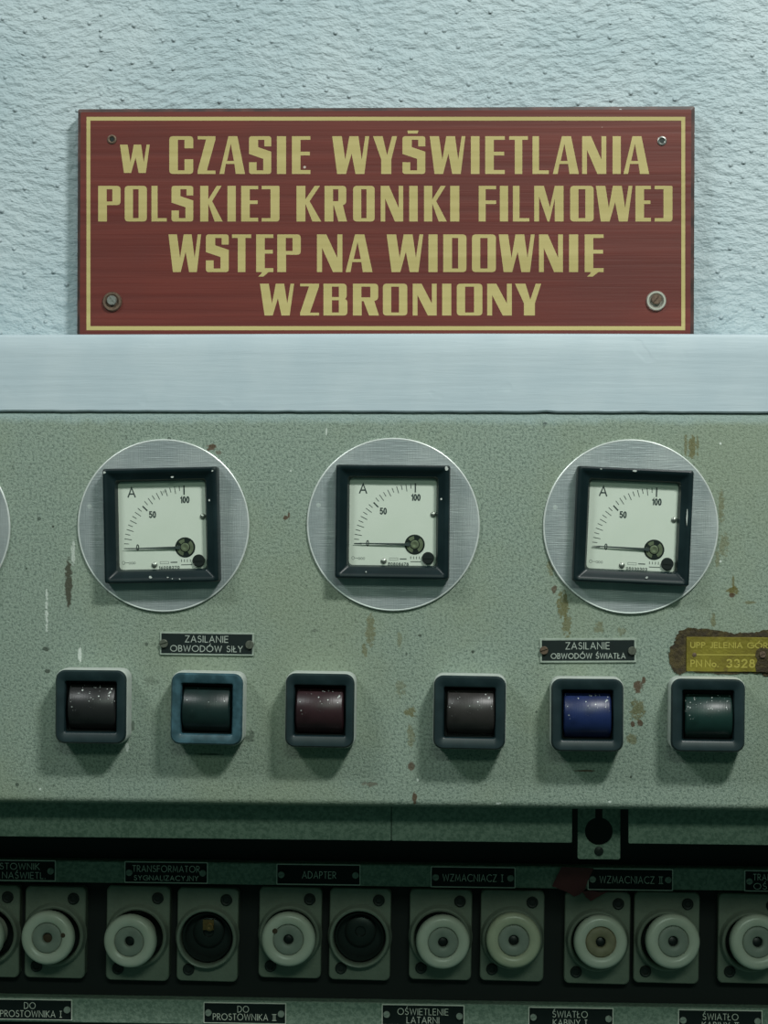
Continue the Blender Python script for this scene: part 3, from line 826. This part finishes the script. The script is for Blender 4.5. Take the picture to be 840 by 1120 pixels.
    o_ = [nd(-66.5 * k_, .15 * k_), nd(-66.5 * k_, -.15 * k_), nd(-60 * k_, -.55 * k_), nd(-12 * k_, -1.15 * k_), nd(-6 * k_, -2.2 * k_), nd(-4.5 * k_, 0), nd(-6 * k_, 2.2 * k_), nd(-12 * k_, 1.15 * k_), nd(-60 * k_, .55 * k_)]
    mb.poly([o_], -0.0064, 0.0002); place(mb)
    mb.build('pointer', M_INK, root)
    # zero adjuster knob
    kx, kz = 39.0 * k_, -39.2 * k_
    r2 = 6.7 * k_
    mb = MB(); mb.lathe([(r2, 0), (r2, -0.0016), (r2 * .9, -0.0021), (0, -0.0021)], 28, (kx, -0.0050, kz))
    mb.box(kx - r2 * .7, kx + r2 * .7, -0.0075, -0.0070, kz - r2 * .1, kz + r2 * .1)
    place(mb).build('zero_adjuster', M_BLACK_CLEAN, root)
    for (sx_, sz_, r3) in ((44.2, 8.6, 3.2), (-9.6, -43.0, 3.3)):
        mb = MB(); rr3 = r3 * k_
        mb.lathe([(rr3, 0), (rr3 * .92, -0.0007), (rr3 * .6, -0.0012), (0, -0.0014)], 20, (sx_ * k_, -0.0050, sz_ * k_))
        place(mb).build('dial_screw', M_STEEL, root)
    # glass
    mb = MB(); mb.poly([rrect(win + .0006, win + .0006, .0024, 4)], yg); place(mb)
    mb.build('glass', M_GLASS, root)
    if crack:      # knocked-off paint flake on the bezel
        for (cx_, cz_, cw, ch_) in crack:
            mb = MB(); pts = []
            rn = random.Random(int(cx_ * 100 + cz_))
            for i in range(9):
                an = 2 * PI * i / 9; rr_ = .7 + .5 * rn.random()
                pts.append((cx_ * sf + math.cos(an) * cw * sf * rr_ * .5, cz_ * sf + math.sin(an) * ch_ * sf * rr_ * .5))
            mb.poly([pts], yf - 0.0002, 0.0006)
            place(mb).build('paint_flake', M_LAMPBODY, root)
    return root

ammeter('ammeter on aluminium disc above the ZASILANIE OBWODÓW SIŁY plate, tilted, with chipped bezel', 178.7, 574.8, 93.6, 175.4, 574.4, 125.2, -1.4, '16008270', 0.3,
        crack=[(14, 52, 3.6, 2.0), (-12, -56.5, 3.5, 3.0), (7, -57, 2, 1.5), (20, -59, 1.6, 1.6), (12, -58.5, 1.4, 1.4), (62 - 4, 58, 2.0, 2.0), (-60, 58.5, 3, 2.5)])
ammeter('middle ammeter sitting straight on a scratched aluminium disc', 430.0, 573.6, 94.3, 429.0, 570.8, 124.6, 0.4, '50808678', -0.6, crack=[(58.5, 59, 4.0, 4.5), (-28, -55, 1.6, 1.6)])
ammeter('ammeter tilted clockwise on aluminium disc, nearest the brass plate', 689.6, 576.0, 95.6, 692.8, 575.3, 127.2, 2.3, '05030303', -1.0, crack=[(-1, 60.5, 5.5, 2.6), (58.0, 14, 1.4, 20), (17, -56, 3, 2.5), (-38, 61, 2, 1.3)])
ammeter('ammeter disc mostly cut off by the left picture edge', -82.0, 576.5, 93.0, -83.0, 574.0, 124.0, 0.0, '50808670')

# ================================================================== INDICATOR LAMPS
def indicator(label, l, r, t, b, bl, br, bt, bb, lens, bezel=M_LAMPBEZEL, rot_deg=0.0):
    yf = -0.0170
    u, v = (l + r) / 2, (t + b) / 2
    s = S(u, v, yf)
    # the measured outline holds flank and face; face size:
    p = P(u, v, -0.009)
    root = thing('indicator_lamp', label, 'indicator lamp', (p.x, 0, p.z), math.radians(rot_deg), 'indicator lamps in a row under the meters')
    root.scale = (1, 1.2, 1)
    w, h = (r - l - 3.0) * s, (b - t - 3.0) * s
    rad = 0.0062
    mb = MB()
    q = lambda d, y, rd: at_y(rrect(w - 2 * d, h - 2 * d, rd, 6), y)
    mb.loft([q(-.0001, -0.0002, rad), q(-.0001, -0.0100, rad), q(.0, -0.0135, rad), q(.0006, -0.0148, rad)], True, False)
    mb.build('housing', M_LAMPBODY, root)
    # dark front frame with an opening
    ow, oh = 58.0 * s, 57.0 * s
    mb = MB()
    qi = lambda d, y, rd: at_y(rrect(ow - 2 * d, oh - 2 * d, rd, 6), y)
    mb.loft([q(.0003, -0.0146, rad), q(.0004, -0.0158, rad), q(.0014, yf, rad - .0008), qi(-.0006, yf, .0016), qi(.0002, yf + .0005, .0014), qi(.0010, yf + .0030, .0012), qi(.0012, -0.0148 + .0001, .0012)])
    mb.build('bezel', bezel, root, angle=30)
    # recess floor behind the barrel
    mb = MB(); mb.loft([qi(.0012, -0.0149, .0012), qi(.0012, -0.0085, .0012)], False, True)
    mb.build('recess', M_BLACK_CLEAN, root)
    # barrel lens: part of a horizontal cylinder with end faces
    pc = P((bl + br) / 2, (bt + bb) / 2, yf - .001)
    cx, cz = pc.x - p.x, pc.z - p.z
    cx = max(-.0012, min(.0012, cx)); cz = max(-.0016, min(.0016, cz))
    lw, lh = 52.0 * s, 50.0 * s
    R = lh * .62
    amax = math.asin(min(.98, lh / 2 / R))
    n = 20; rows = []
    apex = yf - 0.0012
    for xi, sh in ((-lw / 2, .93), (-lw / 2 + .0006, .985), (-lw / 2 + .0012, 1.0), (lw / 2 - .0012, 1.0), (lw / 2 - .0006, .985), (lw / 2, .93)):
        row = []
        for i in range(n + 1):
            a = -amax + 2 * amax * i / n
            row.append((cx + xi, apex + R - R * sh * math.cos(a), cz + R * sh * math.sin(a)))
        row.append((cx + xi, -0.0086, cz + lh / 2 * sh)); row.insert(0, (cx + xi, -0.0086, cz - lh / 2 * sh))
        rows.append(row)
    mb = MB(); mb.loft(rows, True, True)
    mb.build('lens', lens, root, angle=40)
    return root

indicator('dark grey lamp with paint-spattered barrel, nearest the left edge', 61.7, 143.0, 729.8, 813.5, 75.3, 126, 747.9, 798.5, lens_mat('charcoal_lens', (0.0187, 0.0198, 0.0198), .5), rot_deg=0.2)
indicator('lamp with dark teal barrel in a worn blue frame, under the SIŁY plate', 187.0, 269.4, 733.0, 814.8, 199.7, 251.3, 752.4, 800, lens_mat('teal_lens', (0.0094, 0.0248, 0.0231), .12), M_LAMPBEZEL_BLUE, rot_deg=0.8)
indicator('lamp with dark maroon barrel in a black frame', 311.4, 390.6, 733.4, 818.0, 323.6, 375.7, 753.7, 802, lens_mat('maroon_lens', (0.0308, 0.0132, 0.0160), .35), rot_deg=0.5)
indicator('lamp with brownish grey barrel, under the middle ammeter and left of the blue one', 472.2, 555.0, 735.6, 820.2, 488, 541.4, 753.7, 803.5, lens_mat('grey_lens', (0.0330, 0.0303, 0.0286), .2), rot_deg=0.6)
indicator('lamp with bright navy blue barrel', 600.0, 683.0, 738.8, 822.5, 617, 668, 758, 807, lens_mat('blue_lens', (0.0121, 0.0248, 0.0963), .35), rot_deg=0.0)
indicator('lamp with bottle green barrel below the brass plate', 730.0, 815.0, 738.8, 823.0, 749.5, 800.6, 759.6, 809.3, lens_mat('green_lens', (0.0088, 0.0330, 0.0275), .5), rot_deg=0.3)

# ================================================================== NAME PLATES
def name_plate(label, l, r, t, b, Y, lines, rim=1.8, rot_deg=0.0, rim_mat=M_PLATE_RIM, text_mat=M_PLATE_TEXT, screw_mats=(M_PLATE_SCREW, M_PLATE_SCREW), screw_r=4.6, inset=4.5, stroke=0.85, group='engraved name plates'):
    yf = Y - 0.0012
    u, v = (l + r) / 2, (t + b) / 2
    s = S(u, v, yf); p = P(u, v, yf)
    root = thing('name_plate', label, 'name plate', (p.x, Y, p.z), math.radians(rot_deg), group)
    w, h = (r - l) * s, (b - t) * s
    mb = MB(); lp = rrect(w, h, .0006, 2); lp2 = rrect(w - .0004, h - .0004, .0005, 2)
    mb.loft([at_y(lp, -0.0001), at_y(lp, -0.0010), at_y(lp2, -0.0012)], True, True)
    pl = mb.build('plate', rim_mat, root)
    mb = MB(); mb.poly([rrect(w - 2 * rim * s, h - 2 * rim * s, .0003, 2)], -0.00125)
    mb.build('black_field', M_PLATE_BLACK, pl)
    mb = MB()
    for (txt, cu, cv, hpx, wpx) in lines:
        q = P(cu, cv, yf)
        text_mesh(mb, txt, q.x - p.x, q.z - p.z, hpx * s, wpx * s, stroke * s, -0.00130)
    mb.build('lettering', text_mat, root)
    for sgn, sm, an in ((-1, screw_mats[0], 0.3), (1, screw_mats[1], 1.2)):
        slot_screw(root, sgn * (w / 2 - inset * s), -0.00125, random.uniform(-.0003, .0003), screw_r * s, sm, an, h=0.0016)
    return root

name_plate('black engraved plate reading ZASILANIE OBWODÓW SIŁY', 174.6, 277.6, 691.6, 716.8, 0.0, [('ZASILANIE', 226, 699.0, 6.7, 46.5), ('OBWODÓW SIŁY', 225.8, 709.5, 6.2, 78.5)], rot_deg=0.3)
name_plate('black engraved plate reading ZASILANIE OBWODÓW ŚWIATŁA', 590.4, 696.0, 698.0, 724.8, 0.0, [('ZASILANIE', 642.7, 706.3, 7.1, 47.5), ('OBWODÓW ŚWIATŁA', 643.2, 717.4, 5.4, 81)], rim=2.2, rot_deg=-0.6, screw_mats=(M_RUSTY, M_PLATE_SCREW))
lower = dict(rim=1.1, rim_mat=M_RIM_BRIGHTENED, text_mat=M_TEXT_BRIGHTENED, screw_mats=(M_PLATE_RIM, M_PLATE_RIM), screw_r=3.6, inset=5.5, stroke=0.66)  # recess plates: rim, text and screws lightened in colour against the shade
U = 'engraved name plates above the fuses'
name_plate('plate reading PROSTOWNIK LAMP NAŚWIETL., cut off by the left edge', -31, 61, 940.6, 963.4, Y_RAIL, [('PROSTOWNIK', 11.5, 947.4, 6.6, 63), ('LAMP NAŚWIETL.', 11.5, 957.2, 6.6, 76)], group=U, **lower)
name_plate('plate reading TRANSFORMATOR SYGNALIZACYJNY above an empty fuse socket', 136, 227.3, 942.6, 966, Y_RAIL, [('TRANSFORMATOR', 181.7, 950.3, 6.6, 73), ('SYGNALIZACYJNY', 181.7, 960.4, 5.0, 70)], group=U, **lower)
name_plate('black plate reading only ADAPTER', 302.2, 394.3, 945.2, 968, Y_RAIL, [('ADAPTER', 349, 957, 7.2, 36.5)], group=U, **lower)
name_plate('plate reading WZMACNIACZ I', 471, 563.8, 948, 971, Y_RAIL, [('WZMACNIACZ Ⅰ', 517.4, 960.2, 7.4, 66)], group=U, **lower)
name_plate('plate reading WZMACNIACZ II, next to the red tape', 642.6, 736.2, 950, 974, Y_RAIL, [('WZMACNIACZ Ⅱ', 690.5, 962.3, 7.4, 69)], group=U, **lower)
name_plate('plate reading TRANSFORMATOR OŚWIETL., cut off by the right edge', 814, 906, 952.2, 975.6, Y_RAIL, [('TRANSFORMATOR', 860, 959.8, 6.6, 72), ('OŚWIETL.', 848, 969.6, 6.4, 47)], group=U, **lower)
Lw = 'engraved name plates on the lowest rail'
name_plate('lowest plate reading DO PROSTOWNIKA I', -12, 79, 1092.8, 1115.6, Y_RAIL, [('DO', 32.6, 1099.8, 6.6, 12), ('PROSTOWNIKA Ⅰ', 34, 1108.8, 6.6, 67)], group=Lw, **lower)
name_plate('lowest plate reading DO PROSTOWNIKA II', 222.4, 313, 1096.6, 1119.8, Y_RAIL, [('DO', 266, 1103.8, 6.6, 12), ('PROSTOWNIKA Ⅱ', 267.6, 1112.4, 6.6, 69)], group=Lw, **lower)
name_plate('lowest plate reading OŚWIETLENIE LATARNI', 417.4, 508, 1098.8, 1122, Y_RAIL, [('OŚWIETLENIE', 462.5, 1106.6, 6.6, 55), ('LATARNI', 462.5, 1115.8, 6.6, 35)], group=Lw, **lower)
name_plate('lowest plate reading ŚWIATŁO KABINY I', 577.8, 671, 1101.8, 1125, Y_RAIL, [('ŚWIATŁO', 623.5, 1109.4, 6.6, 38), ('KABINY Ⅰ', 623.5, 1118.6, 6.6, 37)], group=Lw, **lower)
name_plate('lowest plate reading ŚWIATŁO KABINY II, cut off at the lower right', 741.6, 834, 1104.4, 1127.6, Y_RAIL, [('ŚWIATŁO', 788, 1112.2, 6.6, 38.5), ('KABINY Ⅱ', 788, 1121.4, 6.6, 40)], group=Lw, **lower)

# brass plate in its glue patch
p = P(800.7, 715.8, -0.001); s = S(800, 716, 0)
brass = thing('brass_plate', 'yellow brass plate with embossed lettering on a patch of brown glue', 'name plate', (p.x, 0, p.z))
def bl_(u, v):
    q = P(u, v, -0.0016); return (q.x - p.x, q.z - p.z)
rn = random.Random(11)
edge = [(752, 734), (744, 738), (737, 735), (733.5, 727), (731.5, 717), (733, 709), (737.5, 704), (739, 698), (743, 691), (748, 689), (755, 686.2), (764, 687.6), (778, 688.6), (792, 690.6), (803, 693), (812, 691.5), (826, 692), (835, 689.5), (845, 690), (856, 692), (862, 700), (861, 716), (858, 731), (852, 738), (838, 739.5), (832, 736.5), (812, 736.8), (790, 737.4), (770, 736.2)]
fineedge = []
for i in range(len(edge)):
    a, b = Vector(edge[i]), Vector(edge[(i + 1) % len(edge)])
    for t in range(4):
        q = a.lerp(b, t / 4)
        fineedge.append((q.x + rn.uniform(-.9, .9), q.y + rn.uniform(-.9, .9)))
mb = MB(); mb.poly([[bl_(*e) for e in fineedge]], -0.0006, 0.0005)
mb.build('glue_patch', M_GLUE, brass)
x0, z1_ = bl_(750.7, 696.6); x1, z0_ = bl_(851, 735.2)
lp = rrect(x1 - x0, z1_ - z0_, .0008, 3, (x0 + x1) / 2, (z0_ + z1_) / 2)
lp2 = rrect(x1 - x0 - .0006, z1_ - z0_ - .0006, .0006, 3, (x0 + x1) / 2, (z0_ + z1_) / 2)
mb = MB(); mb.loft([at_y(lp, -0.0004), at_y(lp, -0.0012), at_y(lp2, -0.0016)], False, True)
mb.build('plate', M_BRASS, brass)
mb = MB()
cx_, cz_ = bl_(801, 705.8); text_mesh(mb, 'UPP JELENIA GÓRA', cx_, cz_, 5.6 * s, 91 * s, 1.2 * s, -0.00175)
cx_, cz_ = bl_(761.5, 725.6); text_mesh(mb, 'PN', cx_, cz_, 7 * s, 11.5 * s, 1.3 * s, -0.00175)
cx_, cz_ = bl_(778.5, 725.6); text_mesh(mb, 'No.', cx_, cz_, 7 * s, 14 * s, 1.3 * s, -0.00175)
cx_, cz_ = bl_(810, 725.6); text_mesh(mb, '3328', cx_, cz_, 8.2 * s, 30 * s, 1.8 * s, -0.00175, gap=.34)
a_, b_ = bl_(759, 716); c_, d_ = bl_(829, 716.4)
ribbon(mb, [(a_, b_), (c_, d_)], 1.3 * s, -0.00175)
mb.build('embossed_lettering', M_BRASSTEXT, brass)
mb = MB(); mb.poly([[bl_(a, b) for a, b in ((827, 712), (831, 708), (838, 709.5), (846, 707), (853, 712), (852, 726), (853, 736), (840, 735.5), (827, 734.5), (826, 728), (828.5, 722), (826, 717))]], -0.0019, 0.0004)
mb.build('glue_smear', M_GLUE, brass)
a_, b_ = bl_(834, 716); slot_screw(brass, a_, -0.0019, b_, 3.6 * s, M_RUSTY, .4)
a_, b_ = bl_(759.5, 716.2)
mb = MB(); mb.lathe([(2.4 * s, 0), (2.2 * s, -.0004), (0, -.0006)], 16, (a_, -0.0016, b_)); mb.build('rivet', M_RUSTY, brass)

# ================================================================== FUSES
cap_chip = simple('chipped_brown', (0.09, 0.055, 0.03), 0.7)
def fuse(label, l, r, t, b, cap=None, chip=None, rot_deg=0.6, hole_mat=M_BLACK_CLEAN, cap_mat=M_PORC, disc_mat=M_PORC_IN):
    u, v = (l + r) / 2, (t + b) / 2
    s = S(u, v, Y_FUSE); p = P(u, v, Y_FUSE)
    root = thing('fuse_holder', label, 'fuse holder', (p.x, Y_FUSE, p.z), math.radians(rot_deg), 'fuse holders in the dark recess')
    w, h = (r - l) * s, (b - t) * s
    lp = lambda d: rrect(w - 2 * d, h - 2 * d, .0040, 5)
    R1 = 33.0 * s
    cz0 = -2.0 * s                         # collar sits a little below the plate's middle
    mb = MB()
    mb.loft([at_y(lp(0), 0.0105), at_y(lp(0), 0.0010), at_y(lp(.0006), 0.0002)], True, False)
    circ = [(R1 * .86 * math.cos(2 * PI * j / 48), cz0 + R1 * .86 * math.sin(2 * PI * j / 48)) for j in range(48)]
    mb.poly([lp(.0006), circ], 0.0002)
    mb.build('base_plate', M_FUSEPLATE, root)
    # raised collar and the well behind it
    mb = MB()
    mb.lathe([(R1 * 1.06, 0.0002), (R1 * 1.02, -0.0016), (R1, -0.0060), (R1 * .985, -0.0074), (R1 * .95, -0.0080), (R1 * .90, -0.0076), (R1 * .875, -0.0064), (R1 * .86, -0.0020), (R1 * .86, 0.0098)], 56, (0, 0, cz0))
    mb.build('collar', M_FUSERING, root, angle=50)
    mb = MB(); mb.lathe([(R1 * .86, 0.0060), (R1 * .80, 0.0062), (R1 * .78, 0.0098), (0, 0.0098)], 40, (0, 0, cz0))
    mb.build('well', M_SOCKET if not cap else M_BLACK_CLEAN, root)
    for sx_, sz_ in ((1, 1), (-1, -1)):
        x, z = sx_ * (w / 2 - 13.2 * s), sz_ * (h / 2 - 12.6 * s)
        mb = MB(); rr_ = 6.2 * s
        mb.lathe([(rr_ * 1.05, 0.0001), (rr_, -.0008), (rr_ * .8, -.0014), (rr_ * .55, -.0012), (rr_ * .45, -.0006), (0, -.0006)], 24, (x, 0, z))
        mb.build('screw', M_SCREWDARK, root)
    if cap:
        cu, cv, cr = cap
        yf = -0.027
        q = P(cu, cv, Y_FUSE + yf)
        sc = S(cu, cv, Y_FUSE + yf)
        fx, fz = q.x - p.x, q.z - p.z
        R = cr * sc
        base = Vector((0, 0.004, cz0)); front = Vector((fx, yf, fz))
        ax = (base - front).normalized()
        # keep the tilt of a loosely screwed cap modest
        ln = (base - front).length
        rotm = Vector((0, 1, 0)).rotation_difference(ax).to_matrix()
        def place(mb):
            mb.v = [tuple(front + rotm @ Vector(x)) for x in mb.v]; return mb
        mb = MB()
        rr_ = min(R * .88, R1 * .78)
        mb.lathe([(rr_ * .78, ln), (rr_ * .80, ln - .008), (rr_ * .82, .0125), (R * .90, .0108), (R * .985, .0090), (R, .0070), (R, .0040), (R * .975, .0022), (R * .93, .0009), (R * .86, .0002), (R * .76, 0), (R * .60, .0007), (R * .575, .0014), (R * .575, .0026)], 56)
        cp = place(mb).build('porcelain_cap', cap_mat, root, angle=60)
        mb = MB()
        mb.lathe([(R * .575, .0026), (R * .555, .0026), (R * .545, .0012), (R * .52, .0009), (R * .24, .0014), (R * .205, .0018), (R * .185, .0024), (R * .185, .0060)], 44)
        place(mb).build('window_disc', disc_mat, cp, angle=60)
        mb = MB(); mb.lathe([(R * .186, .0050), (R * .10, .0044), (0, .0044)], 24)
        place(mb).build('test_hole', hole_mat, cp)
        if chip:
            cxr, czr, rr = chip
            mb = MB(); mb.lathe([(R * rr, .0001), (R * rr * .9, -.0004), (0, -.0005)], 14, (cxr * R, .0004, czr * R))
            place(mb).build('chip_mark', cap_chip, cp)
    else:
        # screw-thread shell and the bottom contact
        mb = MB(); prof = []
        for i in range(7):
            y = -0.003 + i * .0018
            prof += [(R1 * .80, y), (R1 * .755, y + .0009)]
        mb.lathe(prof, 40, (0, 0, cz0)); mb.build('thread_shell', M_SOCKET, root, angle=60)
        mb = MB(); mb.lathe([(R1 * .52, .0097), (R1 * .52, .0070), (R1 * .46, .0062), (R1 * .18, .0062), (R1 * .16, .0090), (0, .0090)], 32, (0, 0, cz0 + .0022))
        mb.build('contact_seat', M_SOCKET, root, angle=40)
        if empty_contact:
            mb = MB(); mb.box(-.0040, .0040, .0040, .0060, cz0 + .0040, cz0 + .0115)
            mb.lathe([(.0030, .0040), (.0028, .0028), (.0014, .0026), (0, .0030)], 18, (.001, 0, cz0 + .0062))
            mb.build('contact_tongue', M_COPPER, root)
    return root
empty_contact = False

fuse('fuse holder with porcelain cap cut off by the left edge', -45, 21, 968.6, 1068.2, (-27.5, 1025.0, 29.5))
fuse('porcelain-capped fuse holder with rusty chip, under the PROSTOWNIK plate', 27.2, 93.0, 970.2, 1069.4, (50.8, 1026.2, 29.0), chip=(.62, .12, .09), hole_mat=cap_chip)
fuse('fuse holder with porcelain cap tilted to the left, under the TRANSFORMATOR plate', 116.2, 185.2, 969.6, 1072.2, (140.6, 1030.4, 28.8))
empty_contact = True
fuse('empty fuse socket showing a brass contact', 193.6, 260.2, 971.6, 1073.2)
empty_contact = False
fuse('porcelain-capped fuse holder with a black pit in its cap, under the ADAPTER plate', 283.2, 351.4, 970.6, 1069.6, (315.2, 1028.2, 29.5), chip=(-.50, .32, .10))
fuse('empty fuse socket with a black contact seat, under the ADAPTER plate', 360.2, 427.0, 971.8, 1072.0)
fuse('porcelain-capped fuse holder with clean cap, under the left half of WZMACNIACZ I', 447.8, 515.8, 972.8, 1071.8, (484.8, 1031.2, 29.4))
fuse('porcelain-capped fuse holder with yellowed cap, right of the WZMACNIACZ I pair', 525.4, 594.9, 973.8, 1073.2, (562.0, 1028.8, 30.2), cap_mat=simple('yellowed_porcelain', (0.78, 0.76, 0.56), 0.3, var=0.4, vscale=50))
fuse('porcelain-capped fuse holder with brownish window, below the red tape', 617.4, 689.0, 975.4, 1076.4, (657.4, 1030.6, 29.4), disc_mat=simple('browned_window_disc', (0.38, 0.32, 0.20), 0.5, var=0.6, vscale=120))
fuse('porcelain-capped fuse holder under the right end of WZMACNIACZ II', 693.3, 764.8, 975.6, 1075.8, (737.0, 1029.8, 30.0))
fuse('fuse holder with porcelain cap cut off by the right edge', 785.4, 857.0, 977.4, 1076.2, (829.5, 1030.6, 30.4))

# ================================================================== RED TAPE
p = P(628, 964, Y_RAIL - .0022)
tape = thing('red_tape', 'torn piece of dull red tape stuck beside the WZMACNIACZ II plate', 'tape', (p.x, Y_RAIL, p.z))
def tl(u, v, Y):
    q = P(u, v, Y); return (q.x - p.x, q.z - p.z)
mb = MB()
yt = Y_RAIL - .0022
mb.poly([[tl(a, b, yt) for a, b in ((614.4, 948.2), (631, 948.8), (649.4, 949.8), (646.5, 956), (644, 961), (642, 966), (640, 973), (634, 978.4), (628.2, 980.8), (620, 975.6), (603.8, 969.4), (608.5, 959.5))]], -.0022, .0004)
mb.build('tape_strip', M_TAPE, tape)
mb = MB()
mb.poly([[tl(a, b, yt) for a, b in ((637, 975.2), (648, 974.2), (657, 976.2), (665.5, 974.8), (656, 980), (646.2, 985.6), (641, 981.5))]], -.0018, .0004)
mb.build('torn_end', M_TAPE, tape)
